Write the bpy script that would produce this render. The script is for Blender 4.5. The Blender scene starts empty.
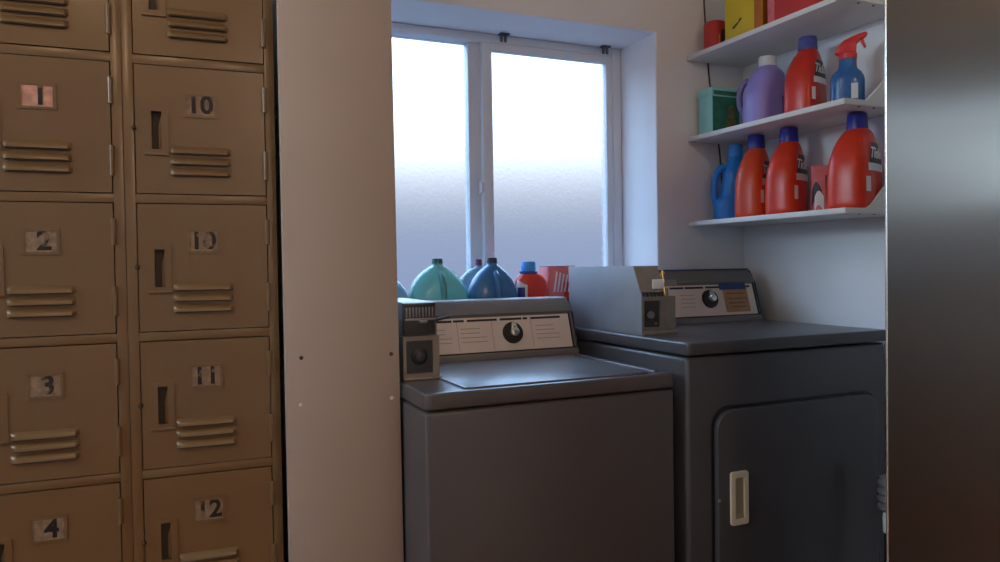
import bpy, bmesh, math, random
from mathutils import Vector, Matrix
random.seed(7)
scene = bpy.context.scene
COL = scene.collection
PI = math.pi
rad = math.radians

# ------------------------------------------------------------------ materials
def _nodes(m):
    m.use_nodes = True
    nt = m.node_tree
    return nt, nt.nodes, nt.links, nt.nodes['Principled BSDF']

def mat(name, col, rough=.5, metal=0.0, vary=.06, vscale=9.0, bump=0.0, bscale=60.0, coat=0.0, trans=0.0, spec=.5, sss=0.0):
    m = bpy.data.materials.new(name)
    nt, N, L, b = _nodes(m)
    b.inputs['Roughness'].default_value = rough
    b.inputs['Metallic'].default_value = metal
    b.inputs['Specular IOR Level'].default_value = spec
    b.inputs['Coat Weight'].default_value = coat
    b.inputs['Coat Roughness'].default_value = .15
    b.inputs['Transmission Weight'].default_value = trans
    if sss:
        b.inputs['Subsurface Weight'].default_value = sss
        b.inputs['Subsurface Radius'].default_value = (.02, .02, .02)
    tc = N.new('ShaderNodeTexCoord')
    no = N.new('ShaderNodeTexNoise'); no.inputs['Scale'].default_value = vscale; no.inputs['Detail'].default_value = 5
    L.new(tc.outputs['Object'], no.inputs['Vector'])
    r = N.new('ShaderNodeValToRGB')
    r.color_ramp.elements[0].position = .3; r.color_ramp.elements[1].position = .7
    r.color_ramp.elements[0].color = tuple(max(0, c*(1-vary)) for c in col)+(1,)
    r.color_ramp.elements[1].color = tuple(min(1, c*(1+vary)) for c in col)+(1,)
    L.new(no.outputs['Fac'], r.inputs['Fac'])
    L.new(r.outputs['Color'], b.inputs['Base Color'])
    if bump:
        n2 = N.new('ShaderNodeTexNoise'); n2.inputs['Scale'].default_value = bscale; n2.inputs['Detail'].default_value = 4
        L.new(tc.outputs['Object'], n2.inputs['Vector'])
        bp = N.new('ShaderNodeBump'); bp.inputs['Strength'].default_value = bump; bp.inputs['Distance'].default_value = .004
        L.new(n2.outputs['Fac'], bp.inputs['Height'])
        L.new(bp.outputs['Normal'], b.inputs['Normal'])
    return m

def steel_mat():
    m = bpy.data.materials.new('brushed_stainless_steel')
    nt, N, L, b = _nodes(m)
    b.inputs['Metallic'].default_value = 1
    b.inputs['Base Color'].default_value = (.19, .175, .16, 1)
    b.inputs['Roughness'].default_value = .31
    b.inputs['Anisotropic'].default_value = 1.0
    tg = N.new('ShaderNodeTangent'); tg.direction_type = 'RADIAL'; tg.axis = 'Z'
    L.new(tg.outputs['Tangent'], b.inputs['Tangent'])
    tc = N.new('ShaderNodeTexCoord')
    mp = N.new('ShaderNodeMapping'); mp.inputs['Scale'].default_value = (1, 900, 6)
    L.new(tc.outputs['Object'], mp.inputs['Vector'])
    no = N.new('ShaderNodeTexNoise'); no.inputs['Scale'].default_value = 1; no.inputs['Detail'].default_value = 2
    L.new(mp.outputs['Vector'], no.inputs['Vector'])
    b1 = N.new('ShaderNodeBump'); b1.inputs['Strength'].default_value = .05; b1.inputs['Distance'].default_value = .0005
    L.new(no.outputs['Fac'], b1.inputs['Height'])
    # the sheet metal is not quite flat: long shallow waves over its height
    mp2 = N.new('ShaderNodeMapping'); mp2.inputs['Scale'].default_value = (0, .5, 4.6)
    L.new(tc.outputs['Object'], mp2.inputs['Vector'])
    n2 = N.new('ShaderNodeTexNoise'); n2.inputs['Scale'].default_value = 1; n2.inputs['Detail'].default_value = 1
    L.new(mp2.outputs['Vector'], n2.inputs['Vector'])
    b2 = N.new('ShaderNodeBump'); b2.inputs['Strength'].default_value = 1; b2.inputs['Distance'].default_value = .006
    L.new(n2.outputs['Fac'], b2.inputs['Height'])
    L.new(b1.outputs['Normal'], b2.inputs['Normal'])
    L.new(b2.outputs['Normal'], b.inputs['Normal'])
    return m

def frosted_mat():
    m = bpy.data.materials.new('frosted_glass')
    m.use_nodes = True
    nt = m.node_tree; N = nt.nodes; L = nt.links
    N.clear()
    out = N.new('ShaderNodeOutputMaterial')
    mix = N.new('ShaderNodeMixShader')
    tr = N.new('ShaderNodeBsdfTransparent'); tr.inputs['Color'].default_value = (.92, .95, 1, 1)
    rf = N.new('ShaderNodeBsdfRefraction'); rf.inputs['Roughness'].default_value = .28; rf.inputs['IOR'].default_value = 1.12
    rf.inputs['Color'].default_value = (.9, .93, 1, 1)
    tc = N.new('ShaderNodeTexCoord')
    no = N.new('ShaderNodeTexNoise'); no.inputs['Scale'].default_value = 90; no.inputs['Detail'].default_value = 6; no.inputs['Roughness'].default_value = .7
    L.new(tc.outputs['Object'], no.inputs['Vector'])
    bp = N.new('ShaderNodeBump'); bp.inputs['Strength'].default_value = .6; bp.inputs['Distance'].default_value = .004
    L.new(no.outputs['Fac'], bp.inputs['Height']); L.new(bp.outputs['Normal'], rf.inputs['Normal'])
    # uneven frosting
    n2 = N.new('ShaderNodeTexNoise'); n2.inputs['Scale'].default_value = 14; n2.inputs['Detail'].default_value = 8
    L.new(tc.outputs['Object'], n2.inputs['Vector'])
    mr = N.new('ShaderNodeMapRange'); mr.inputs['From Min'].default_value = .3; mr.inputs['From Max'].default_value = .7
    mr.inputs['To Min'].default_value = .4; mr.inputs['To Max'].default_value = .75
    L.new(n2.outputs['Fac'], mr.inputs['Value'])
    L.new(mr.outputs['Result'], mix.inputs['Fac'])
    L.new(tr.outputs[0], mix.inputs[1]); L.new(rf.outputs[0], mix.inputs[2])
    L.new(mix.outputs[0], out.inputs['Surface'])
    return m

M = {}
M['wall'] = mat('white_wall_paint', (.88, .885, .90), .75, vary=.03, vscale=4, bump=.08, bscale=120)
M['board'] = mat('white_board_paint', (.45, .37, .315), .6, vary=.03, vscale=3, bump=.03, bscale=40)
M['ceiling'] = mat('ceiling_paint', (.72, .70, .66), .85, vary=.02)
M['floor'] = mat('brown_floor_vinyl', (.36, .14, .055), .45, vary=.2, vscale=6)
M['frame'] = mat('white_vinyl_frame', (.70, .72, .76), .38, vary=.02)
M['glass'] = frosted_mat()
M['dark_metal'] = mat('dark_bracket_metal', (.13, .14, .16), .45, metal=.6)
M['locker'] = mat('tan_locker_enamel', (.182, .102, .042), .28, vary=.05, vscale=5, bump=.03, bscale=90, spec=.5)
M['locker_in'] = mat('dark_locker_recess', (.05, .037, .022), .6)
M['locker_gap'] = mat('locker_seam_shadow_metal', (.07, .05, .03), .7)
M['plate'] = mat('worn_plate_steel', (.18, .105, .048), .36, metal=.1, vary=.12, vscale=60)
M['tag'] = mat('aged_paper_tag', (.27, .18, .115), .7, vary=.35, vscale=60)
M['tag_pink'] = mat('pink_paper_tag', (.56, .30, .22), .7, vary=.3, vscale=50)
M['ink'] = mat('black_ink', (.012, .008, .008), .6)
def worn_ink():
    m = bpy.data.materials.new('worn_black_ink')
    nt, N, L, b = _nodes(m)
    b.inputs['Roughness'].default_value = .65
    tc = N.new('ShaderNodeTexCoord'); no = N.new('ShaderNodeTexNoise')
    no.inputs['Scale'].default_value = 42; no.inputs['Detail'].default_value = 3
    oi = N.new('ShaderNodeObjectInfo'); ad = N.new('ShaderNodeVectorMath'); ad.operation = 'ADD'
    L.new(tc.outputs['Object'], ad.inputs[0]); L.new(oi.outputs['Random'], ad.inputs[1])
    L.new(ad.outputs['Vector'], no.inputs['Vector'])
    r = N.new('ShaderNodeValToRGB')
    r.color_ramp.elements[0].position = .545; r.color_ramp.elements[0].color = (.012, .008, .008, 1)
    r.color_ramp.elements[1].position = .64; r.color_ramp.elements[1].color = (.20, .135, .09, 1)
    L.new(no.outputs['Fac'], r.inputs['Fac']); L.new(r.outputs['Color'], b.inputs['Base Color'])
    return m
M['ink'] = worn_ink()
M['screw'] = mat('white_screw_head', (.78, .72, .66), .4)
M['screw_dark'] = mat('dark_screw_hole', (.05, .035, .03), .5)
M['charcoal'] = mat('charcoal_appliance_enamel', (.092, .080, .080), .34, vary=.06, vscale=3, bump=.02, bscale=200, spec=.45)
M['charcoal_d'] = mat('shaded_dryer_enamel', (.072, .068, .074), .32, vary=.06, vscale=3, bump=.02, bscale=200, spec=.45)  # darker copy of the washer enamel, for light the refrigerator would block
M['black'] = mat('black_plastic', (.012, .012, .013), .4)
M['console'] = mat('grey_brown_console_enamel', (.20, .18, .17), .4)
M['beige'] = mat('beige_control_panel', (.84, .69, .60), .4, vary=.04, vscale=12)
M['print'] = mat('faint_panel_print', (.42, .34, .29), .5)
M['chrome'] = mat('bright_knob_metal', (.72, .70, .66), .25, metal=.9)
M['coin'] = mat('brushed_coin_box_metal', (.30, .25, .21), .38, metal=.55, vary=.1, vscale=30)
M['coin_side'] = mat('blue_grey_coin_box_enamel', (.30, .325, .36), .42)
M['coin_dark'] = mat('dark_coin_mechanism', (.065, .065, .065), .42, metal=.4)
M['slot'] = mat('coin_slide_grey_metal', (.30, .30, .31), .35, metal=.6)
M['brass'] = mat('brass_key', (.55, .38, .15), .3, metal=.8)
M['cream'] = mat('cream_plastic_pull', (.74, .66, .48), .4)
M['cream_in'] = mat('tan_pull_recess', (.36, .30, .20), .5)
M['shelf'] = mat('white_shelf_laminate', (.74, .72, .68), .45, vary=.02)
M['steel'] = steel_mat()
M['fridge_body'] = mat('dark_grey_fridge_body', (.09, .09, .09), .5)
M['gasket'] = mat('grey_rubber_gasket', (.1, .1, .1), .7)
M['orange'] = mat('orange_bottle_plastic', (.70, .040, .012), .32, vary=.03, sss=.1)
M['orange_b'] = mat('deep_orange_bottle_plastic', (.72, .075, .022), .32, vary=.03, sss=.1)
M['redor'] = mat('red_bottle_plastic', (.60, .030, .015), .3, vary=.03, sss=.1)
M['cap_blue'] = mat('navy_blue_cap_plastic', (.025, .03, .28), .3)
M['cap_clear'] = mat('translucent_blue_cap', (.10, .12, .40), .25, trans=.3)
M['blue'] = mat('bright_blue_bottle_plastic', (.02, .28, .82), .32, sss=.1)
M['blue_l'] = mat('light_blue_cap_plastic', (.05, .34, .85), .35)
M['spray_blue'] = mat('blue_spray_bottle', (.03, .13, .36), .25)
M['red_plastic'] = mat('red_trigger_plastic', (.68, .03, .035), .35)
M['red'] = mat('red_carton', (.58, .035, .03), .45)
M['pink'] = mat('pink_red_pack', (.70, .16, .17), .45, vary=.15, vscale=30)
M['yellow'] = mat('yellow_carton', (.74, .52, .02), .5, vary=.06)
M['orange_p'] = mat('orange_brown_carton_print', (.50, .14, .02), .5)
M['teal'] = mat('pale_teal_carton', (.34, .76, .74), .5, vary=.04)
M['green'] = mat('dark_green_carton', (.03, .20, .13), .5, vary=.3, vscale=25)
M['olive'] = mat('olive_leaf_print', (.20, .20, .06), .5, vary=.4, vscale=60)
M['purple'] = mat('lavender_bottle_plastic', (.33, .28, .70), .33, sss=.1)
M['purple_d'] = mat('dark_violet_handle_plastic', (.20, .17, .36), .35)
M['white'] = mat('white_plastic', (.78, .78, .80), .35)
M['label_w'] = mat('white_label_print', (.78, .76, .74), .5)
M['label_b'] = mat('blue_label_print', (.03, .06, .28), .45)
M['label_k'] = mat('black_label_print', (.02, .02, .035), .45)
M['jug_green'] = mat('seafoam_jug_plastic', (.25, .72, .62), .25, trans=.5, vary=.04)
M['jug_dark'] = mat('dark_teal_plastic', (.03, .14, .14), .35)
M['jug_stripe'] = mat('teal_handle_plastic', (.10, .32, .30), .3)
M['jug_blue'] = mat('blue_jug_plastic', (.06, .22, .46), .22, trans=.2)
M['jug_navy'] = mat('navy_cap_plastic', (.012, .025, .07), .35)
M['jug_pale'] = mat('pale_blue_jug_plastic', (.36, .60, .74), .25, trans=.45)
M['cap_purple'] = mat('purple_cap_plastic', (.14, .03, .12), .4)
M['note'] = mat('orange_brown_note_paper', (.50, .26, .12), .7, vary=.1, vscale=30)
M['note_ink'] = mat('faded_brown_ink', (.28, .12, .05), .7)
M['tape'] = mat('blue_painters_tape', (.025, .06, .20), .55)
M['cord'] = mat('brown_cord_sleeve', (.06, .025, .02), .6)
M['duct'] = mat('grey_duct_foil', (.26, .26, .27), .4, metal=.5)
M['trimdark'] = mat('dark_trim_strip', (.015, .012, .012), .5)

# ------------------------------------------------------------------ mesh helpers
def new(): return bmesh.new()

def add_box(bm, x0, x1, y0, y1, z0, z1, bev=0.0, seg=2):
    t = bmesh.new()
    bmesh.ops.create_cube(t, size=1)
    for v in t.verts:
        v.co = Vector(((x0+x1)/2+v.co.x*(x1-x0), (y0+y1)/2+v.co.y*(y1-y0), (z0+z1)/2+v.co.z*(z1-z0)))
    if bev:
        bmesh.ops.bevel(t, geom=t.edges[:], offset=bev, segments=seg, profile=.5, affect='EDGES')
    merge(bm, t)
    return bm

def merge(bm, t, mtx=None):
    me = bpy.data.meshes.new('tmp'); t.to_mesh(me); t.free()
    if mtx is not None: me.transform(mtx)
    bm.from_mesh(me); bpy.data.meshes.remove(me)

def add_prism(bm, pts, axis, a, b, bev=0.0, seg=2):
    """extrude polygon pts along axis ('x','y','z') from a to b; pts are the two other coords in xyz order"""
    t = bmesh.new()
    def mk(p, s):
        if axis == 'x': return (s, p[0], p[1])
        if axis == 'y': return (p[0], s, p[1])
        return (p[0], p[1], s)
    lo = [t.verts.new(mk(p, a)) for p in pts]
    hi = [t.verts.new(mk(p, b)) for p in pts]
    n = len(pts)
    t.faces.new(lo); t.faces.new(hi[::-1])
    for i in range(n):
        t.faces.new((lo[i], hi[i], hi[(i+1) % n], lo[(i+1) % n]))
    bmesh.ops.recalc_face_normals(t, faces=t.faces[:])
    if bev:
        bmesh.ops.bevel(t, geom=t.edges[:], offset=bev, segments=seg, profile=.5, affect='EDGES')
    merge(bm, t)
    return bm

def rrect(x0, x1, z0, z1, r, n=6):
    out = []
    for cx, cz, a0 in ((x1-r, z1-r, 0), (x0+r, z1-r, 90), (x0+r, z0+r, 180), (x1-r, z0+r, 270)):
        for i in range(n+1):
            a = rad(a0+90*i/n)
            out.append((cx+r*math.cos(a), cz+r*math.sin(a)))
    return out

def add_ring(bm, outer, inner, axis, a, b):
    """hollow frame: two matching loops, extruded"""
    t = bmesh.new()
    def mk(p, s):
        if axis == 'x': return (s, p[0], p[1])
        if axis == 'y': return (p[0], s, p[1])
        return (p[0], p[1], s)
    n = len(outer)
    V = [[t.verts.new(mk(p, s)) for p in loop] for loop, s in ((outer, a), (outer, b), (inner, b), (inner, a))]
    for k in range(4):
        A, B = V[k], V[(k+1) % 4]
        for i in range(n):
            t.faces.new((A[i], A[(i+1) % n], B[(i+1) % n], B[i]))
    bmesh.ops.recalc_face_normals(t, faces=t.faces[:])
    merge(bm, t)
    return bm

def add_lathe(bm, prof, loc=(0, 0, 0), axis='z', seg=28):
    """prof: list of (r, h) from bottom to top"""
    t = bmesh.new()
    rings = []
    for r, h in prof:
        rings.append([t.verts.new((r*math.cos(2*PI*i/seg), r*math.sin(2*PI*i/seg), h)) for i in range(seg)])
    for A, B in zip(rings, rings[1:]):
        for i in range(seg):
            t.faces.new((A[i], A[(i+1) % seg], B[(i+1) % seg], B[i]))
    t.faces.new(rings[0][::-1]); t.faces.new(rings[-1])
    bmesh.ops.recalc_face_normals(t, faces=t.faces[:])
    if axis == 'y': mtx = Matrix.Rotation(rad(90), 4, 'X')      # +h goes to -y (towards the room)
    elif axis == 'x': mtx = Matrix.Rotation(rad(90), 4, 'Y')
    else: mtx = Matrix.Identity(4)
    merge(bm, t, Matrix.Translation(loc) @ mtx)
    return bm

def add_tube(bm, pts, r, seg=12, rs=None):
    pts = [Vector(p) for p in pts]
    t = bmesh.new(); rings = []
    up = Vector((0, 0, 1))
    prev = None
    for i, p in enumerate(pts):
        d = (pts[min(i+1, len(pts)-1)]-pts[max(i-1, 0)]).normalized()
        if prev is None:
            a = d.cross(up)
            if a.length < .1: a = d.cross(Vector((1, 0, 0)))
        else:
            a = prev-d*prev.dot(d)
        a.normalize(); prev = a
        b = d.cross(a)
        rr = rs[i] if rs else r
        rings.append([t.verts.new(p+a*rr*math.cos(2*PI*k/seg)+b*rr*math.sin(2*PI*k/seg)) for k in range(seg)])
    for A, B in zip(rings, rings[1:]):
        for k in range(seg):
            t.faces.new((A[k], A[(k+1) % seg], B[(k+1) % seg], B[k]))
    t.faces.new(rings[0][::-1]); t.faces.new(rings[-1])
    bmesh.ops.recalc_face_normals(t, faces=t.faces[:])
    merge(bm, t)
    return bm

def smooth_path(pts, n=6):
    out = []
    P = [Vector(p) for p in pts]
    for i in range(len(P)-1):
        p0, p1, p2, p3 = P[max(i-1, 0)], P[i], P[i+1], P[min(i+2, len(P)-1)]
        for k in range(n):
            t = k/n
            out.append(.5*((2*p1)+(p2-p0)*t+(2*p0-5*p1+4*p2-p3)*t*t+(3*p1-p0-3*p2+p3)*t**3))
    out.append(P[-1])
    return out

class Loft:
    """body of a bottle: rings (z, cx, cy, rx, ry, exponent), smoothly interpolated"""
    def __init__(self, rings, sub=5):
        R = [tuple(map(float, r)) for r in rings]
        self.R = []
        for i in range(len(R)-1):
            a0, a, b, b0 = R[max(i-1, 0)], R[i], R[i+1], R[min(i+2, len(R)-1)]
            for k in range(sub):
                t = k/sub; row = []
                for j in range(6):
                    if j == 0: row.append(a[0]+(b[0]-a[0])*t); continue
                    h = b[0]-a[0] or 1e-6
                    m0 = (b[j]-a0[j])/((b[0]-a0[0]) or 1e-6)*h if i > 0 else (b[j]-a[j])
                    m1 = (b0[j]-a[j])/((b0[0]-a[0]) or 1e-6)*h if i < len(R)-2 else (b[j]-a[j])
                    d = b[j]-a[j]
                    lim = 3*abs(d)
                    m0 = max(-lim, min(lim, m0)) if m0*d > 0 else 0
                    m1 = max(-lim, min(lim, m1)) if m1*d > 0 else 0
                    row.append((2*t**3-3*t*t+1)*a[j]+(t**3-2*t*t+t)*m0+(-2*t**3+3*t*t)*b[j]+(t**3-t*t)*m1)
                self.R.append(tuple(row))
        self.R.append(R[-1])
    def row(self, z):
        R = self.R
        for a, b in zip(R, R[1:]):
            if a[0] <= z <= b[0]:
                t = (z-a[0])/((b[0]-a[0]) or 1e-6)
                return tuple(a[j]+(b[j]-a[j])*t for j in range(6))
        return R[-1] if z > R[-1][0] else R[0]
    @staticmethod
    def pt(row, th, off=0):
        z, cx, cy, rx, ry, e = row
        c, s = math.cos(th), math.sin(th)
        k = 2/e
        return Vector((cx+(rx+off)*math.copysign(abs(c)**k, c), cy+(ry+off)*math.copysign(abs(s)**k, s), z))
    def mesh(self, seg=44):
        t = bmesh.new()
        rings = [[t.verts.new(self.pt(r, 2*PI*i/seg)) for i in range(seg)] for r in self.R]
        for A, B in zip(rings, rings[1:]):
            for i in range(seg):
                t.faces.new((A[i], A[(i+1) % seg], B[(i+1) % seg], B[i]))
        t.faces.new(rings[0][::-1]); t.faces.new(rings[-1])
        return t
    def patch(self, a0, a1, z0, z1, off=.0008, n=14, m=8, shape=None):
        """a label lying on the body: angles in degrees"""
        t = bmesh.new(); G = []
        for j in range(m+1):
            row = []
            for i in range(n+1):
                u, v = i/n, j/m
                z = z0+(z1-z0)*v; a = a0+(a1-a0)*u
                if shape: a, z = shape(u, v, a, z)
                row.append(t.verts.new(self.pt(self.row(z), rad(a), off)))
            G.append(row)
        for j in range(m):
            for i in range(n):
                t.faces.new((G[j][i], G[j][i+1], G[j+1][i+1], G[j+1][i]))
        bmesh.ops.recalc_face_normals(t, faces=t.faces[:])
        c = sum((v.co for v in t.verts), Vector())/len(t.verts)
        f = t.faces[len(t.faces)//2]
        ax = self.row(c.z)
        if f.normal.dot(f.calc_center_median()-Vector((ax[1], ax[2], c.z))) < 0:
            bmesh.ops.reverse_faces(t, faces=t.faces[:])
        return t

def obj(name, bm, material, parent=None, label=None, sharp=38, loc=None, smooth=True):
    me = bpy.data.meshes.new(name)
    if smooth:
        bm.normal_update()
        for f in bm.faces: f.smooth = True
        ca = rad(sharp)
        for e in bm.edges:
            if len(e.link_faces) == 2 and e.calc_face_angle(0) > ca: e.smooth = False
    bm.to_mesh(me); bm.free()
    o = bpy.data.objects.new(name, me)
    me.materials.append(M[material] if isinstance(material, str) else material)
    COL.objects.link(o)
    if parent is not None: o.parent = parent
    if loc is not None: o.location = loc
    if label: o['label'] = label
    return o

def thing(name, label, cat, loc=(0, 0, 0), rotz=0, group=None):
    o = bpy.data.objects.new(name, None)
    o.empty_display_size = .05
    COL.objects.link(o)
    o.location = loc; o.rotation_euler = (0, 0, rotz)
    o['label'] = label; o['category'] = cat
    if group: o['group'] = group
    return o

def tag(o, label, cat, group=None):
    o['label'] = label; o['category'] = cat
    if group: o['group'] = group
    return o

def struct(name, bm, m, parent=None):
    o = obj(name, bm, m, parent)
    if parent is None: o['kind'] = 'structure'
    return o

def text_bm(body, size, depth=.0004, shear=0.0, bold=0.0):
    cu = bpy.data.curves.new('t', 'FONT')
    cu.body = body; cu.size = size; cu.extrude = depth; cu.shear = shear; cu.offset = bold
    cu.align_x = 'CENTER'; cu.align_y = 'CENTER'; cu.resolution_u = 4
    o = bpy.data.objects.new('t', cu); COL.objects.link(o)
    dg = bpy.context.evaluated_depsgraph_get(); dg.update()
    me = bpy.data.meshes.new_from_object(o.evaluated_get(dg))
    bm = bmesh.new(); bm.from_mesh(me)
    bpy.data.objects.remove(o); bpy.data.curves.remove(cu); bpy.data.meshes.remove(me)
    return bm

def text_on(bm, body, size, mtx, **k):
    t = text_bm(body, size, **k)
    merge(bm, t, mtx)
    return bm
FACE_MY = Matrix.Rotation(rad(90), 4, 'X')          # text plane xy -> faces -y, reads along +x

# ------------------------------------------------------------------ key dimensions (metres)
YW = 2.32            # inner face of the window wall
XW = 2.085           # inner face of the right wall
XL, YB, ZC = -3.00, -1.60, 2.50
RX0, RX1, RZ0, RZ1 = .500, 1.677, .93, 2.0496   # window opening

# ------------------------------------------------------------------ the room
b = new(); add_box(b, XL-.1, XW+.12, YB-.1, YW+.34, -.1, 0); struct('floor', b, 'floor')
b = new(); add_box(b, XL-.1, XW+.12, YB-.1, YW+.34, ZC, ZC+.1); struct('ceiling', b, 'ceiling')
b = new(); add_box(b, XW, XW+.12, YB, YW+.34, 0, ZC); struct('wall_right', b, 'wall')
b = new(); add_box(b, XL-.1, XL, YB, YW+.34, 0, ZC); struct('wall_left', b, 'wall')
b = new(); add_box(b, XL, XW, YB-.1, YB, 0, ZC); struct('wall_front', b, 'wall')
# window wall: one solid with a deep opening
b = new()
t = bmesh.new()
Y0, Y1 = YW, YW+.34
xs = [XL, RX0, RX1, XW]; zs = [0, RZ0, RZ1, ZC]
def gridface(y):
    V = [[t.verts.new((x, y, z)) for x in xs] for z in zs]
    for j in range(3):
        for i in range(3):
            if i == 1 and j == 1: continue
            t.faces.new((V[j][i], V[j][i+1], V[j+1][i+1], V[j+1][i]))
    return V
A = gridface(Y0); B = gridface(Y1)
loopi = [(1, 1), (1, 2), (2, 2), (2, 1)]
for k in range(4):
    j0, i0 = loopi[k]; j1, i1 = loopi[(k+1) % 4]
    t.faces.new((A[j0][i0], A[j1][i1], B[j1][i1], B[j0][i0]))
outer = [(0, i) for i in range(4)]+[(j, 3) for j in range(1, 4)]+[(3, i) for i in (2, 1, 0)]+[(j, 0) for j in (2, 1)]
for k in range(len(outer)):
    j0, i0 = outer[k]; j1, i1 = outer[(k+1) % len(outer)]
    t.faces.new((A[j0][i0], A[j1][i1], B[j1][i1], B[j0][i0]))
bmesh.ops.recalc_face_normals(t, faces=t.faces[:])
edges = [e for e in t.edges if all(abs(v.co.y-Y0) < 1e-6 and RX0-.01 < v.co.x < RX1+.01 and RZ0-.01 < v.co.z < RZ1+.01 for v in e.verts)]
bmesh.ops.bevel(t, geom=edges, offset=.008, segments=3, profile=.5, affect='EDGES')
merge(b, t)
struct('wall_back', b, 'wall')

# window sill board
b = new(); add_box(b, RX0+.003, RX1-.003, YW+.004, YW+.226, RZ0, RZ0+.012, .003); struct('trim_1', b, 'frame')

# short wall between the lockers and the laundry corner, with a white facing board
b = new()
add_prism(b, [(.292, 1.793), (.512, 1.793), (.498, YW), (.292, YW)], 'z', 0, ZC)
struct('wall_center', b, 'wall')
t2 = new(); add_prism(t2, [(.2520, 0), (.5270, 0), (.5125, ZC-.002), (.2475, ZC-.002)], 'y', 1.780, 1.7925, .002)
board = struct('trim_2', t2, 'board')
for nm, sx, sz, mt in (('screw', .287, .993, 'screw_dark'), ('screw', .501, .989, 'screw_dark'), ('screw', .284, .884, 'screw'), ('screw', .501, .882, 'screw')):
    s = new(); add_lathe(s, [(.0048, 0), (.0048, .0012), (.003, .0022)], (sx, 1.7805, sz), 'y', 16)
    add_box(s, sx-.003, sx+.003, 1.7780, 1.7790, sz-.0006, sz+.0006)
    obj(nm, s, mt, board, label='dark screw head' if mt == 'screw_dark' else 'white screw head')

# ------------------------------------------------------------------ window_1
WY = YW+.2304
w = thing('window_1', 'sliding window', 'window'); del w['label']; del w['category']; w['kind'] = 'structure'
FB = RZ0+.014
# outer frame
b = new()
def framebox(bm, x0, x1, z0, z1, wl, wr, wb, wt, y0, y1, bev=.004):
    add_box(bm, x0, x0+wl, y0, y1, z0, z1, bev)
    add_box(bm, x1-wr, x1, y0, y1, z0, z1, bev)
    add_box(bm, x0+wl-.004, x1-wr+.004, y0+.0006, y1-.0006, z1-wt, z1, bev)
    add_box(bm, x0+wl-.004, x1-wr+.004, y0+.0006, y1-.0006, z0, z0+wb, bev)
framebox(b, RX0+.002, RX1-.002, FB, RZ1-.001, .045, .040, .045, .030, WY, WY+.085)
add_box(b, 1.033, 1.083, WY+.030, WY+.075, FB+.03, RZ1-.03, .003)       # fixed mullion
obj('window_frame', b, 'frame', w)
# sliding sash, proud of the fixed pane
b = new()
framebox(b, 1.080, 1.641, FB+.040, RZ1-.028, .040, .032, .045, .032, WY+.006, WY+.036, .003)
sash = obj('sliding_sash', b, 'frame', w)
b = new(); add_box(b, .53, 1.05, WY+.052, WY+.056, FB+.03, RZ1-.022); obj('glass_pane', b, 'glass', w)
b = new(); add_box(b, 1.11, 1.62, WY+.018, WY+.022, FB+.07, RZ1-.050); obj('glass_pane', b, 'glass', w)
b = new(); add_box(b, 1.068, 1.0785, WY+.014, WY+.024, 1.462, 1.512, .003)
add_box(b, 1.070, 1.082, WY+.002, WY+.02, 1.470, 1.504, .003); obj('sash_latch', b, 'frame', w)
for cx in (1.153, 1.587):
    b = new()
    add_box(b, cx-.012, cx+.024, WY-.030, WY-.004, RZ1-.0065, RZ1-.0005, .001)
    add_box(b, cx-.012, cx-.003, WY-.028, WY-.020, RZ1-.034, RZ1-.005, .001)
    add_box(b, cx+.004, cx+.013, WY-.028, WY-.020, RZ1-.034, RZ1-.005, .001)
    obj('window_clip', b, 'dark_metal', w, label='dark metal clip')

w2 = new()
add_ring(w2, [(.44, 1.85), (1.86, 1.85), (1.86, 2.47), (.44, 2.47)], [(.50, 1.91), (1.80, 1.91), (1.80, 2.41), (.50, 2.41)], 'x', XL, XL+.03)
o_ = struct('added_window', w2, 'frame')  # added frame round the left fill light; the wall behind is solid
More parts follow.
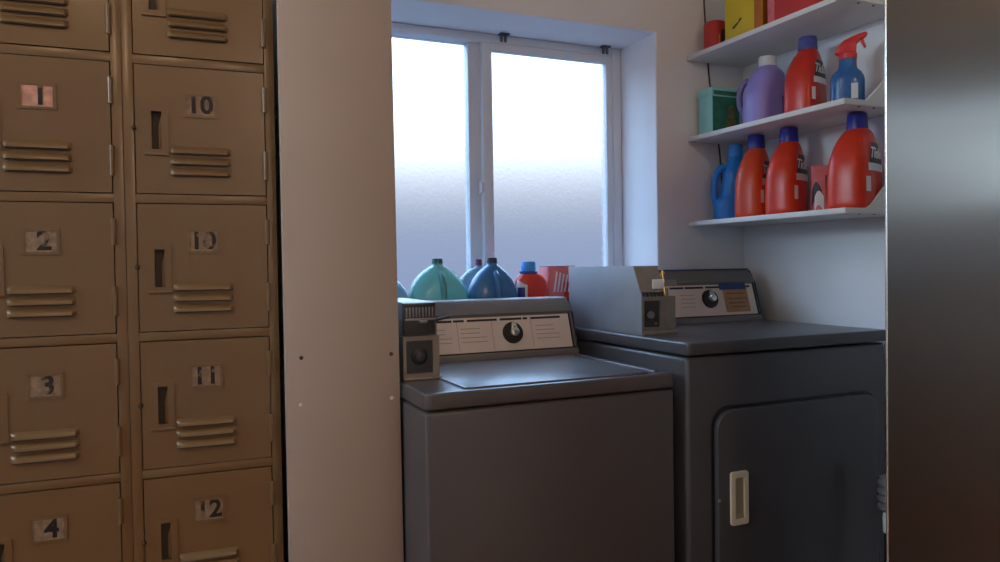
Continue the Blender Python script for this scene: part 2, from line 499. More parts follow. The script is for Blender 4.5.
# ------------------------------------------------------------------ lockers
LROT = -rad(2.1815)
ROWS = [1.9812-.31*k for k in range(6)]      # upper boundary of each tier
def locker_tower(u0, u1, label, numbers):
    # local frame: x along the locker fronts, y into them, z up
    base = Matrix.Rotation(LROT, 3, 'Z') @ Vector((u0, 0, 0)) + Vector((-.337, 1.8803, 0))
    T = thing('locker', label, 'locker', base, LROT, 'tan metal locker columns')
    W = u1-u0
    dl, dr = .024, W-.0235         # door edges
    D = .34
    body = new()
    add_box(body, 0, .0012, 0, D, .10, 1.995); add_box(body, W-.0012, W, 0, D, .10, 1.995)
    add_box(body, 0, W, D-.0012, D, .10, 1.995)
    # front frame rails and stiles
    add_box(body, 0, dl-.0018, 0, .02, .10, 1.995, .002); add_box(body, dr+.0018, W, 0, .02, .10, 1.995, .002)
    for zb in ROWS+[ROWS[-1]-.31]:
        add_box(body, dl-.004, dr+.004, .0006, .02, zb-.0100, zb+.0100, .0015)
    add_box(body, 0, W, 0, D, 1.990, 2.000, .002)
    add_box(body, 0, W, 0, D, .10, .112)
    obj('locker_body', body, 'locker', T)
    for zb in ROWS[1:]:
        sh = new(); add_box(sh, .002, W-.002, .021, D-.002, zb-.004, zb+.004)
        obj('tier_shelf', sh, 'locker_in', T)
    bs = new(); add_box(bs, .01, W-.01, .03, D-.02, 0, .10); obj('base', bs, 'locker_in', T)
    for k, zt in enumerate(ROWS):
        z1, z0 = zt-.0119, zt-.31+.0119
        x0, x1 = dl, dr
        # door skin with the handle opening cut out
        hx0, hx1, hz0, hz1 = x0+.027, x0+.060, zt-.203, zt-.111
        door = new()
        outl = [(x0, z0), (x1, z0), (x1, z1), (x0, z1)]
        t = bmesh.new()
        xs_ = [x0, hx0, hx1, x1]; zs_ = [z0, hz0, hz1, z1]
        def g(y):
            V = [[t.verts.new((x, y, z)) for x in xs_] for z in zs_]
            for j in range(3):
                for i in range(3):
                    if i == 1 and j == 1: continue
                    t.faces.new((V[j][i], V[j][i+1], V[j+1][i+1], V[j+1][i]))
            return V
        A_, B_ = g(-.001), g(.016)
        lp = [(1, 1), (1, 2), (2, 2), (2, 1)]
        for q in range(4):
            (j0, i0), (j1, i1) = lp[q], lp[(q+1) % 4]
            t.faces.new((A_[j0][i0], A_[j1][i1], B_[j1][i1], B_[j0][i0]))
        ou = [(0, i) for i in range(4)]+[(j, 3) for j in range(1, 4)]+[(3, i) for i in (2, 1, 0)]+[(j, 0) for j in (2, 1)]
        for q in range(len(ou)):
            (j0, i0), (j1, i1) = ou[q], ou[(q+1) % len(ou)]
            t.faces.new((A_[j0][i0], A_[j1][i1], B_[j1][i1], B_[j0][i0]))
        bmesh.ops.recalc_face_normals(t, faces=t.faces[:])
        merge(door, t)
        # three pressed louvres: rounded hoods that open downwards
        for zc in (zt-.199, zt-.2235, zt-.248):
            lx0, lx1 = x0+.070, x0+.199
            t = bmesh.new(); n = 7; m = 18; G = []
            for i in range(m+1):
                u = i/m
                x = lx0+(lx1-lx0)*u
                k_ = min(1, min(u, 1-u)*10); k_ = .02+.98*math.sqrt(1-(1-k_)**2)
                row = [t.verts.new((x, -.0006, zc+.009))]
                for j in range(1, n+1):
                    v = j/n
                    row.append(t.verts.new((x, -.001-k_*.0110*math.sin(v*PI/2), zc+.009-.0165*v)))
                row.append(t.verts.new((x, -.0006, zc-.0075)))
                G.append(row)
            nn = len(G[0])
            for i in range(m):
                for j in range(nn):
                    t.faces.new((G[i][j], G[i+1][j], G[i+1][(j+1) % nn], G[i][(j+1) % nn]))
            t.faces.new(G[0]); t.faces.new(G[-1][::-1])
            bmesh.ops.recalc_face_normals(t, faces=t.faces[:])
            merge(door, t)
        d_o = obj('door', door, 'locker', T)
        # dark strips below the louvres: painted shadow line of the openings
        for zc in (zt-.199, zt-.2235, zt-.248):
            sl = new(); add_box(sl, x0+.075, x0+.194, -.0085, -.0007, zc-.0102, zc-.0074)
            obj('louvre_shadow', sl, 'locker_in', d_o)
        # handle recess: raised lip, dark well, lifting finger
        hp = new()
        add_ring(hp, rrect(hx0-.007, hx1+.007, hz0-.008, hz1+.006, .004, 3), rrect(hx0+.006, hx1-.006, hz0+.004, hz1-.003, .002, 3), 'y', -.0035, .001)
        add_box(hp, hx0-.009, hx1+.009, -.0065, -.001, hz0-.010, hz0-.0045, .0015)
        obj('handle_plate', hp, 'locker', d_o)
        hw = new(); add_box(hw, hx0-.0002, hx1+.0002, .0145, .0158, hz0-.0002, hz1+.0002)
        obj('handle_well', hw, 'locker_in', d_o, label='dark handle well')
        lf = new(); add_prism(lf, [(hx0+.0195, hz1-.035), (hx0+.026, hz1-.010), (hx0+.0275, hz1-.002), (hx0+.0285, hz0+.005), (hx0+.0205, hz0+.005)], 'y', .004, .010, .0008)
        obj('lift_handle', lf, 'locker', d_o)
        # number plate
        px0, px1, pz0, pz1 = x0+.100, x0+.171, zt-.124, zt-.068
        pf = new()
        add_ring(pf, [(px0, pz0), (px1, pz0), (px1, pz1), (px0, pz1)], [(px0+.006, pz0+.006), (px1-.006, pz0+.006), (px1-.006, pz1-.006), (px0+.006, pz1-.006)], 'y', -.0034, -.0008)
        obj('number_plate', pf, 'plate', d_o)
        n_ = numbers[k]
        tg = new(); add_box(tg, px0+.005, px1-.005, -.0018, -.0009, pz0+.005, pz1-.005)
        tagm = 'tag_pink' if n_ == '1' else 'tag'
        obj('number_card', tg, tagm, d_o, label='pinkish worn card' if n_ == '1' else None)
        if n_:
            nm = new()
            off = .006 if len(n_) == 1 else 0.0
            text_on(nm, n_, .056, Matrix.Translation(((px0+px1)/2+off, -.0021, (pz0+pz1)/2)) @ FACE_MY, bold=.0016)
            obj('numeral', nm, 'ink', d_o, label='black numeral '+n_)
        # hinges on the right edge, strike pin on the left
        for a0, a1 in ((-.103, -.045), (-.261, -.195)):
            h = new(); add_lathe(h, [(.0048, 0), (.0048, a1-a0)], (x1+.0012, -.0034, zt+a0), 'z', 12)
            add_box(h, x1-.007, x1+.0012, -.0022, -.0008, zt+a0, zt+a1, .0006)
            obj('hinge', h, 'locker', d_o)
        pn = new(); add_lathe(pn, [(.0052, 0), (.0052, .007), (.003, .011)], (x0-.002, -.001, zt-.153), 'y', 12)
        obj('latch_pin', pn, 'locker_in', d_o)
    return T
locker_tower(-.060, .2618, 'tan metal locker column at the left edge, cards numbered 1 to 4', ['', '1', '2', '3', '4', ''])
locker_tower(.2630, .5860, 'tan metal locker column numbered 10 to 12 next to the white board', ['', '10', '10', '11', '12', ''])

# ------------------------------------------------------------------ washing machine
WX0, WX1, WF, WT = .5277, 1.2137, 1.6072, .914
def rbox(bm, x0, x1, y0, y1, z0, z1, r=.012):
    add_box(bm, x0, x1, y0, y1, z0, z1, r, 3)
wm = thing('washing_machine', 'charcoal coin-operated top-loading washing machine left of the dryer', 'washing machine', (.87, 1.95, 0))
def wpart(root, name, bm, m, parent=None, label=None, **k):
    """bm is in world coordinates; parts keep the root's frame"""
    bmesh.ops.translate(bm, verts=bm.verts[:], vec=-Vector(root.location))
    return obj(name, bm, m, parent or root, label, **k)

b = new(); rbox(b, WX0+.002, WX1-.002, WF+.004, 2.27, .06, WT-.0425, .010)
wpart(wm, 'cabinet', b, 'charcoal')
b = new(); add_box(b, WX0+.03, WX1-.03, WF+.05, 2.24, .02, .062); wpart(wm, 'kick_plate', b, 'black')
for fx in (WX0+.06, WX1-.06):
    for fy in (WF+.08, 2.2):
        b = new(); add_lathe(b, [(.02, 0), (.022, .008), (.012, .012), (.012, .03)], (fx, fy, 0)); wpart(wm, 'foot', b, 'black')
b = new(); add_prism(b, rrect(WX0, WX1, WF-.002, 2.27, .022, 6), 'z', WT-.0385, WT, .006, 3)
wpart(wm, 'top_panel', b, 'charcoal')
b = new()
add_prism(b, rrect(WX0+.105, 1.146, WF+.020, 2.070, .008, 4), 'z', WT-.004, WT+.0045, .0025)
lid = wpart(wm, 'lid', b, 'charcoal')
b = new()
add_ring(b, rrect(WX0+.099, 1.152, WF+.014, 2.076, .010, 4), rrect(WX0+.104, 1.147, WF+.019, 2.071, .008, 4), 'z', WT-.001, WT+.0006)
wpart(wm, 'lid_seam', b, 'trimdark', lid)
b = new(); add_box(b, 1.168, 1.184, WF+.03, 2.06, WT-.004, WT+.0042, .004, 3); wpart(wm, 'raised_rim', b, 'charcoal')

def console(root, x0, x1, zt, zb, prefix_mat='console'):
    # backguard profile (y, z): upright foot, sloped face, overhanging hood, flat top, back
    H = zt-zb
    prof = [(2.108, zb), (2.112, zb+.016), (2.122, zb+.022), (2.156, zt-.050), (2.150, zt-.043), (2.186, zt-.004), (2.192, zt), (2.268, zt), (2.268, zb)]
    bm = new(); add_prism(bm, prof, 'x', x0, x1, .0025)
    return wpart(root, 'console', bm, prefix_mat), prof

def sloped(bm, x0, x1, s0, s1, zb, zt, o0, o1):
    """slab on the sloped console face; s along the slope 0..1, o outwards"""
    p0 = Vector((2.122, zb+.022)); p1 = Vector((2.156, zt-.050))
    d = p1-p0; nrm = Vector((-d.y, d.x)).normalized()
    a, c = p0+d*s0, p0+d*s1
    pts = [a+nrm*o0, c+nrm*o0, c+nrm*o1, a+nrm*o1]
    add_prism(bm, [(q.x, q.y) for q in pts], 'x', x0, x1)

def slope_matrix(x, s, zb, zt, o):
    p0 = Vector((2.122, zb+.022)); p1 = Vector((2.156, zt-.050))
    d = p1-p0; nrm = Vector((-d.y, d.x)).normalized()
    q = p0+d*s+nrm*o
    tilt = math.atan2(d.x, d.y)
    return Matrix.Translation((x, q.x, q.y)) @ Matrix.Rotation(-tilt, 4, 'X')

def dial(root, con, x, s, zb, zt, r):
    mtx = slope_matrix(x, s, zb, zt, .001)
    def put(name, build, m, par, label=None):
        t = new(); build(t); bmesh.ops.transform(t, matrix=mtx, verts=t.verts[:])
        return wpart(root, name, t, m, par, label)
    k = put('dial', lambda t: add_lathe(t, [(r, 0), (r, .006), (r*.93, .010), (r*.60, .011), (r*.57, .011)], (0, 0, 0), 'y', 40), 'black', root, 'black timer dial')
    def knob(t):
        add_lathe(t, [(r*.46, .010), (r*.44, .020), (r*.36, .026), (r*.2, .027)], (0, 0, 0), 'y', 30)
        add_prism(t, [(-r*.42, 0), (r*.42, 0), (r*.16, r*.82), (-r*.02, r*.95), (-r*.2, r*.82)], 'y', -.022, -.011, .001)
    put('dial_knob', knob, 'chrome', k, 'bright metal pointer knob')
    return k

con, _ = console(wm, WX0+.004, 1.216, 1.093, WT-.002)
b = new(); sloped(b, WX0+.02, 1.199, .02, .97, WT-.002, 1.093, .0002, .0016); cp = wpart(wm, 'control_panel', b, 'beige')
b = new()
for x0, x1 in ((.745, .795), (.80, .835), (.845, .945), (.955, 1.03), (1.035, 1.05), (1.062, 1.168)):
    sloped(b, x0, x1, .86, .92, WT-.002, 1.093, .0016, .0022)
wpart(wm, 'marking_strip', b, 'trimdark', cp)
for x0, x1, s0, s1 in ((.81, .8115, .06, .93), (.925, .9265, .06, .93), (1.06, 1.0615, .06, .93)):
    b = new(); sloped(b, x0, x1, s0, s1, WT-.002, 1.093, .0016, .0019); wpart(wm, 'divider_line', b, 'print', cp)
for x0, x1 in ((.82, .905), (.70, .79), (1.075, 1.16)):
    for s in (.30, .42, .54, .66):
        b = new(); sloped(b, x0, x1-(s > .5)*.02, s, s+.018, WT-.002, 1.093, .0016, .0019); wpart(wm, 'panel_line', b, 'print', cp)
b = new(); sloped(b, WX0+.01, 1.212, -.11, -.02, WT-.002, 1.093, .0002, .003); wpart(wm, 'lower_trim', b, 'console', con)
b = new(); sloped(b, WX0+.01, 1.212, -.02, .02, WT-.002, 1.093, .0000, .0018); wpart(wm, 'dark_line', b, 'trimdark', con)
b = new(); sloped(b, 1.1985, 1.2045, -.02, 1.0, WT-.002, 1.093, .0002, .0024); wpart(wm, 'panel_edge', b, 'black', con)
# black end cap of the backguard
b = new(); add_prism(b, [(2.110, WT), (2.121, WT+.018), (2.1545, 1.093-.049), (2.184, 1.0895), (2.266, 1.0895), (2.266, WT)], 'x', 1.2135, 1.2185, .001)
wpart(wm, 'end_cap', b, 'black')
dial(wm, con, .993, .50, WT-.002, 1.093, .034)

# coin meter on the washer
CX0, CX1, CF = .541, .636, 1.812
b = new()
add_ring(b, rrect(CX0, CX1, WT, WT+.112, .003, 2), rrect(CX0+.008, CX1-.018, WT+.018, WT+.100, .002, 2), 'y', CF, CF+.012)
add_box(b, CX0, CX1, CF+.011, 2.108, WT, WT+.112, .002)
add_box(b, CX0, CX1+.004, CF-.004, CF+.02, WT, WT+.008, .002)
add_box(b, CX0+.004, CX1-.004, CF+.004, 2.10, WT+.110, WT+.197, .003)
cb = wpart(wm, 'coin_box', b, 'coin')
b = new(); add_box(b, CX0+.0075, CX1-.0175, CF+.0075, CF+.0105, WT+.0175, WT+.1005); wpart(wm, 'lock_plate', b, 'coin_dark', cb)
b = new(); add_lathe(b, [(.021, 0), (.021, .004), (.017, .006)], (CX0+.044, CF+.0075, WT+.060), 'y', 30); wpart(wm, 'lock_collar', b, 'black', cb)
b = new(); add_lathe(b, [(.0125, 0), (.0125, .004), (.010, .005)], (CX0+.044, CF+.002, WT+.060), 'y', 24)
add_box(b, CX0+.0425, CX0+.0455, CF-.0042, CF-.002, WT+.052, WT+.068); wpart(wm, 'key_lock', b, 'coin_dark', cb, 'round metal key lock')
# coin slide: dark head with upright coin slots and a push bar
b = new(); add_box(b, CX0-.002, CX1-.016, CF-.016, CF+.006, WT+.117, WT+.196, .002)
add_box(b, CX0-.002, CX1-.016, CF-.020, CF-.014, WT+.186, WT+.196, .002)
head = wpart(wm, 'coin_slide_head', b, 'coin_dark', cb)
b = new()
for i in range(9):
    x = CX0+.003+i*.0084
    add_box(b, x, x+.0036, CF-.0195, CF-.0155, WT+.160, WT+.185, .0006)
add_box(b, CX0, CX1-.018, CF-.0215, CF-.0165, WT+.152, WT+.158, .001)
add_box(b, CX0+.035, CX0+.055, CF-.030, CF-.016, WT+.146, WT+.153, .001)
wpart(wm, 'coin_slot', b, 'slot', cb, 'row of upright metal coin slots')
b = new(); add_tube(b, [(CX1-.012, CF-.004, WT+.150), (CX1+.008, CF-.006, WT+.155), (CX1+.026, CF-.004, WT+.157)], .004, 10); wpart(wm, 'slide_rod', b, 'coin_dark', cb)

# ------------------------------------------------------------------ dryer
DX0, DX1, DF, DT = 1.2459, 1.990, 1.6004, .9898
dr = thing('clothes_dryer', 'charcoal coin-operated front-loading dryer under the detergent shelves', 'dryer', (1.618, 1.94, 0))
b = new(); rbox(b, DX0+.002, DX1-.002, DF+.004, 2.272, .06, DT-.039, .012); wpart(dr, 'cabinet', b, 'charcoal_d')
b = new(); add_box(b, DX0+.03, DX1-.03, DF+.05, 2.24, .02, .062); wpart(dr, 'kick_plate', b, 'black')
for fx in (DX0+.06, DX1-.06):
    for fy in (DF+.08, 2.2):
        b = new(); add_lathe(b, [(.02, 0), (.022, .008), (.012, .012), (.012, .03)], (fx, fy, 0)); wpart(dr, 'foot', b, 'black')
b = new(); add_prism(b, rrect(DX0, DX1, DF-.002, 2.272, .012, 5), 'z', DT-.0345, DT, .005, 3); wpart(dr, 'top_panel', b, 'charcoal_d')
b = new(); add_prism(b, rrect(1.323, 1.942, .161, .814, .058, 8), 'y', DF+.0005, DF+.006); wpart(dr, 'door_gasket', b, 'black')
b = new(); add_prism(b, rrect(1.332, 1.933, .170, .805, .052, 8), 'y', DF-.014, DF+.004, .004, 3)
door = wpart(dr, 'door', b, 'charcoal_d')
b = new()
add_ring(b, rrect(1.371, 1.429, .495, .638, .007, 4), rrect(1.3840, 1.4160, .511, .622, .004, 4), 'y', DF-.021, DF-.0135)
wpart(dr, 'door_handle', b, 'cream', door, 'cream plastic pull')
b = new(); add_box(b, 1.3835, 1.4165, DF-.0150, DF-.0138, .5105, .6225)  # recess floor in a darker tan than the pull
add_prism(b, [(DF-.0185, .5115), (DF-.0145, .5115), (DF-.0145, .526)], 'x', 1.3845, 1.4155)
wpart(dr, 'handle_recess', b, 'cream_in', door, 'darker tan recess')
for hz in (.60, .30):
    b = new(); add_box(b, 1.9335, 1.947, DF-.010, DF+.002, hz-.03, hz+.03, .003); wpart(dr, 'door_hinge', b, 'charcoal_d', door)
b = new(); add_lathe(b, [(.004, 0), (.004, .004)], (1.335, DF-.0135, .567), 'y', 12); wpart(dr, 'door_catch', b, 'slot', door)
con, _ = console(dr, 1.405, 1.985, 1.173, DT-.002)
b = new(); sloped(b, 1.42, 1.970, .02, .97, DT-.002, 1.173, .0002, .0016); cp = wpart(dr, 'control_panel', b, 'beige')
b = new()
for x0, x1 in ((1.60, 1.66), (1.665, 1.745), (1.755, 1.83), (1.835, 1.955)):
    sloped(b, x0, x1, .86, .92, DT-.002, 1.173, .0016, .0022)
wpart(dr, 'marking_strip', b, 'trimdark', cp)
for s in (.30, .42, .54, .66):
    b = new(); sloped(b, 1.64, 1.70, s, s+.018, DT-.002, 1.173, .0016, .0019); wpart(dr, 'panel_line', b, 'print', cp)
b = new(); sloped(b, 1.969, 1.977, -.02, 1.0, DT-.002, 1.173, .0002, .0024); wpart(dr, 'panel_edge', b, 'black', con)
b = new(); sloped(b, 1.41, 1.981, -.11, -.02, DT-.002, 1.173, .0002, .003); wpart(dr, 'lower_trim', b, 'console', con)
b = new(); sloped(b, 1.41, 1.981, -.02, .02, DT-.002, 1.173, .0000, .0018); wpart(dr, 'dark_line', b, 'trimdark', con)
b = new(); add_prism(b, [(2.110, DT), (2.121, DT+.018), (2.1545, 1.173-.049), (2.184, 1.1695), (2.266, 1.1695), (2.266, DT)], 'x', 1.9825, 1.9890, .001)
wpart(dr, 'end_cap', b, 'black')
b = new(); add_box(b, 1.406, 1.984, 2.185, 2.267, 1.1715, 1.1755, .001); wpart(dr, 'console_cap', b, 'tape', con, 'dark blue top edge')
dial(dr, con, 1.764, .53, DT-.002, 1.173, .033)
# coin meter on the dryer: tall blue-grey side, slanted upper front, lock box below
EX0, EX1 = 1.2705, 1.392
prof = [(1.842, DT), (1.842, DT+.116), (1.882, DT+.203), (2.272, DT+.203), (2.272, DT)]
b = new(); add_prism(b, prof, 'x', EX0, EX0+.004, .0008); 
add_box(b, EX0+.002, EX1-.030, 1.930, 2.271, DT+.100, DT+.2025, .001)
add_box(b, EX0+.002, EX1-.030, 2.10, 2.271, DT, DT+.102, .001)
add_box(b, EX0+.002, EX1-.030, 1.884, 2.100, DT+.1985, DT+.2028, .001)
ce = wpart(dr, 'coin_box', b, 'coin_side')
b = new()
add_ring(b, rrect(EX0+.0042, EX1, DT, DT+.112, .003, 2), rrect(EX0+.010, EX1-.052, DT+.022, DT+.100, .002, 2), 'y', 1.842, 1.856)
add_box(b, EX0+.0042, EX1, 1.855, 2.105, DT, DT+.112, .002)
add_box(b, EX0+.0042, EX1+.002, 1.836, 1.86, DT, DT+.010, .002)
lb = wpart(dr, 'lock_box', b, 'coin', ce)
b = new(); add_box(b, EX0+.0095, EX1-.0515, 1.8515, 1.8545, DT+.0215, DT+.1005)
add_lathe(b, [(.016, 0), (.016, .003)], (EX0+.036, 1.8515, DT+.058), 'y', 24); wpart(dr, 'lock_plate', b, 'coin_dark', ce)
b = new(); add_lathe(b, [(.0115, 0), (.0115, .005), (.006, .0055)], (EX0+.036, 1.848, DT+.058), 'y', 24); wpart(dr, 'key_lock', b, 'slot', ce, 'round metal key lock')
b = new(); add_lathe(b, [(.004, 0), (.004, .004)], (EX0+.056, 1.851, DT+.032), 'y', 12); wpart(dr, 'lock_rivet', b, 'brass', ce)
b = new(); add_prism(b, [(1.846, DT+.112), (1.8865, DT+.2025), (1.935, DT+.2025), (1.935, DT+.112)], 'x', EX0+.005, EX1-.032); wpart(dr, 'slide_well', b, 'coin', ce)
b = new()
for i in range(6):
    x = EX0+.008+i*.0135
    add_box(b, x, x+.006, 1.841, 1.868, DT+.112, DT+.126, .0006)
wpart(dr, 'coin_slot', b, 'coin_dark', ce)
b = new(); add_box(b, EX0+.050, EX0+.090, 1.852, 1.860, DT+.134, DT+.163, .0015); wpart(dr, 'price_tag', b, 'white', ce, 'small white plastic tag')
b = new(); add_tube(b, [(EX0+.088, 1.848, DT+.114), (EX0+.089, 1.862, DT+.190)], .0028, 8)
add_tube(b, [(EX0+.094, 1.884, DT+.165), (EX0+.100, 1.882, DT+.178), (EX0+.112, 1.884, DT+.182)], .004, 8)
add_lathe(b, [(.006, 0), (.006, .004)], (EX0+.092, 1.884, DT+.160), 'y', 16)
wpart(dr, 'slide_lever', b, 'brass', ce, 'small brass lever')
b = new(); add_box(b, EX1-.028, EX1+.004, 1.88, 2.10, DT+.112, DT+.135, .002)
add_box(b, EX1-.024, EX1+.050, 1.90, 1.93, DT+.139, DT+.158, .003); wpart(dr, 'slide_bar', b, 'coin', ce)

# note taped to the dryer console
nt_ = thing('paper_note', 'orange-brown paper note taped to the dryer control panel', 'note', (1.90, 2.12, 1.01))
b = new(); sloped(b, 1.828, 1.938, .10, .93, DT-.002, 1.173, .0024, .0030); wpart(nt_, 'paper', b, 'note')
b = new(); sloped(b, 1.815, 1.935, .80, 1.0, DT-.002, 1.173, .0031, .0040); wpart(nt_, 'tape', b, 'tape', label='strip of dark blue tape')
b = new()
for s, x0, x1 in ((.66, 1.842, 1.925), (.50, 1.842, 1.928), (.36, 1.845, 1.92), (.24, 1.86, 1.92)):
    sloped(b, x0, x1, s, s+.035, DT-.002, 1.173, .0030, .0033)
wpart(nt_, 'writing', b, 'note_ink')

# ------------------------------------------------------------------ shelves on the right wall
SX, SY0, SY1 = 1.8113, 1.5961, 2.3135
SZ = [1.9661, 1.6626, 1.3458]
ST = .0085
def shelf(z, label):
    S = thing('wall_shelf', label, 'shelf', (1.95, 1.95, z), 0, 'white shelves on the right wall')
    b = new(); add_box(b, SX, XW-.0005, SY0, SY1, z-ST, z+ST, .0015); wpart(S, 'shelf_board', b, 'shelf')
    b = new(); add_prism(b, [(1.905, z+ST), (XW-.001, z+ST), (XW-.001, z+ST+.158)], 'y', SY0+.001, SY0+.012, .0008)
    wpart(S, 'end_gusset', b, 'shelf', label='triangular end bracket')
    for sx in (1.885, 1.947):
        b = new(); add_lathe(b, [(.004, 0), (.004, .002)], (sx, SY0+.015, z-ST-.0018)); wpart(S, 'screw', b, 'screw_dark')
    return S
shelf(SZ[0], 'white wall shelf, topmost of the three, holding the yellow carton')
shelf(SZ[1], 'white wall shelf, middle of the three, holding the blue spray bottle')
shelf(SZ[2], 'white wall shelf, lowest of the three, holding the row of orange jugs')

# cord in the corner behind the shelves
pth = smooth_path([(1.885, 2.3168, 2.495), (1.897, 2.3168, 2.19), (1.912, 2.3168, 1.98), (1.922, 2.3168, 1.877), (1.945, 2.3168, 1.74), (1.966, 2.3168, 1.62), (1.975, 2.3168, 1.50)])
b = new(); add_tube(b, pth, .0030, 10); tag(obj('hanging_cord', b, 'cord'), 'thin brown cord hanging down the window wall behind the shelf ends', 'cord')

# ------------------------------------------------------------------ detergent bottles
def cap_bm(r, h, x=0, y=0, z=0, ribs=0, taper=.93):
    t = new()
    add_lathe(t, [(r, 0), (r, h*.12), (r*.985, h*.2), (r*taper, h*.86), (r*taper*.96, h*.97), (r*taper*.8, h)], (x, y, z), 'z', 36)
    return t

def label_text(L, body, size, ang, z, mtx_off=.0012, shear=.25, bold=.0008):
    """flat lettering standing on the label at angle ang"""
    row = L.row(z)
    p = L.pt(row, rad(ang), mtx_off)
    q = L.pt(row, rad(ang+6), mtx_off); q0 = L.pt(row, rad(ang-6), mtx_off)
    tx = (q-q0).normalized(); tz = Vector((0, 0, 1)); ty = tz.cross(tx)
    m = Matrix((tx.to_4d(), tz.to_4d(), -ty.to_4d(), Vector((0, 0, 0, 1)))).transposed()
    for i in range(3): m[3][i] = 0
    m[0][3], m[1][3], m[2][3] = p
    m[3][3] = 1
    t = new(); text_on(t, body, size, m, shear=shear, bold=bold)
    return t

def orange_jug(x, y, z, rot, W, T, H, m, label, capm='cap_blue', group=None, mark=True, name='detergent_bottle', capr=.031):
    R = thing(name, label, 'bottle', (x, y, z), rot, group)
    h, t = W/2, T/2
    hb = H*.84
    L = Loft([(0, 0, 0, h*.90, t*.88, 3.2), (.006, 0, 0, h*.97, t*.97, 3.2), (.02, 0, 0, h, t, 3.2), (hb*.30, 0, 0, h, t*.995, 3.1), (hb*.55, .002, 0, h*.97, t*.96, 3.0),
              (hb*.72, .004, -.002, h*.86, t*.86, 2.7), (hb*.86, .006, -.004, h*.66, t*.72, 2.5), (hb*.95, .008, -.006, h*.44, t*.58, 2.3), (hb, .008, -.006, capr*.86, capr*.86, 2)])
    obj('bottle_body', L.mesh(), m, R)
    cb_ = cap_bm(capr, H*.165, .008, -.006, hb-.004)
    obj('cap', cb_, capm, R, label=None)
    if mark:
        lb_ = obj('label', L.patch(-116, -30, hb*.48, hb*.80, .0007, shape=lambda u, v, a, zz: (a+14*(v-.5), zz)), 'label_k', R, label='black and white printed label')
        obj('lettering', label_text(L, 'Tide', H*.150, -97, hb*.66, .0030), 'label_w', lb_)
        obj('white_band', L.patch(-124, -34, hb*.45, hb*.54, .0012), 'label_w', lb_)
        obj('barcode', L.patch(-132, -116, hb*.20, hb*.38, .0008), 'label_w', R, label='small white barcode patch')
    return R, L

orange_jug(1.922, 2.086, SZ[2]+ST, rad(26), .150, .112, .296, 'orange_b', 'orange detergent bottle with navy cap right beside the blue jug', group='orange detergent bottles on the lowest shelf')
orange_jug(1.925, 1.936, SZ[2]+ST, rad(24), .150, .118, .297, 'orange', 'red-orange detergent bottle with navy cap, middle one of the lowest shelf', group='orange detergent bottles on the lowest shelf')
orange_jug(1.946, 1.680, SZ[2]+ST, rad(22), .178, .138, .298, 'orange', 'largest red-orange detergent bottle, at the near end of the lowest shelf', group='orange detergent bottles on the lowest shelf')
orange_jug(1.930, 1.858, SZ[1]+ST, rad(20), .140, .112, .262, 'redor', 'red detergent bottle with translucent blue cap beside the spray bottle', capm='cap_clear', group='bottles on the middle shelf')

# small red pack behind, between the two orange bottles
L = None
R = thing('softener_pouch', 'small pink-red pouch with dark printing between two orange bottles', 'pouch', (1.990, 1.838, SZ[2]+ST), rad(-42))
Lp = Loft([(0, 0, 0, .040, .026, 2.6), (.02, 0, 0, .042, .028, 2.6), (.10, 0, 0, .040, .022, 2.4), (.150, 0, 0, .040, .006, 2.2), (.160, 0, 0, .041, .002, 2.2)])
obj('pouch_body', Lp.mesh(), 'pink', R)
o_ = obj('dark_panel', Lp.patch(-88, -8, .035, .125, .0006), 'label_k', R, label='dark printed panel')
obj('swoosh', Lp.patch(-150, -98, .015, .075, .0012, shape=lambda u, v, a, zz: (a, zz+.03*math.sin(u*PI))), 'label_k', R)
obj('swoosh_light', Lp.patch(-130, -92, .008, .055, .0018, shape=lambda u, v, a, zz: (a, zz+.02*math.sin(u*PI))), 'label_w', R)

# bright blue jug with a loop handle
R = thing('detergent_jug', 'bright blue detergent jug with loop handle at the far end of the lowest shelf', 'bottle', (1.952, 2.234, SZ[2]+ST), rad(-26))
hb = .245
L = Loft([(0, 0, 0, .062, .040, 3), (.012, 0, 0, .068, .044, 3), (.07, 0, 0, .068, .044, 3), (.10, .012, 0, .056, .043, 2.8), (.16, .016, 0, .050, .042, 2.6), (.19, .014, 0, .044, .038, 2.5), (.225, .014, 0, .028, .028, 2.2), (hb, .014, 0, .024, .024, 2)])
obj('bottle_body', L.mesh(), 'blue', R)
t = new(); add_tube(t, smooth_path([(-.028, 0, .205), (-.050, 0, .190), (-.062, 0, .155), (-.066, 0, .110), (-.060, 0, .070), (-.045, 0, .045)]), .013, 14)
obj('handle', t, 'blue', R)
obj('cap', cap_bm(.028, .045, .014, 0, hb-.006), 'blue_l', R)

# lavender jug
R = thing('softener_jug', 'lavender fabric softener jug with white cap beside the teal carton', 'bottle', (1.935, 2.045, SZ[1]+ST), rad(0))
hb = .212
L = Loft([(0, 0, 0, .066, .052, 3), (.012, 0, 0, .072, .058, 3), (.10, 0, 0, .070, .057, 3), (.15, .004, -.004, .062, .054, 2.8), (.185, .008, -.006, .052, .048, 2.5), (.203, .008, -.006, .034, .034, 2.2), (hb, .008, -.006, .029, .029, 2)])
obj('bottle_body', L.mesh(), 'purple', R)
t = new(); add_tube(t, smooth_path([(-.030, .045, .170), (-.040, .068, .150), (-.044, .076, .115), (-.042, .072, .075), (-.034, .050, .045)]), .011, 14)
obj('handle', t, 'purple_d', R, label='darker violet loop handle')
obj('label', L.patch(-78, -18, .02, .10, .0008), 'label_b', R, label='blue label')
obj('cap', cap_bm(.031, .038, .008, -.006, hb-.006), 'white', R, label='white cap')

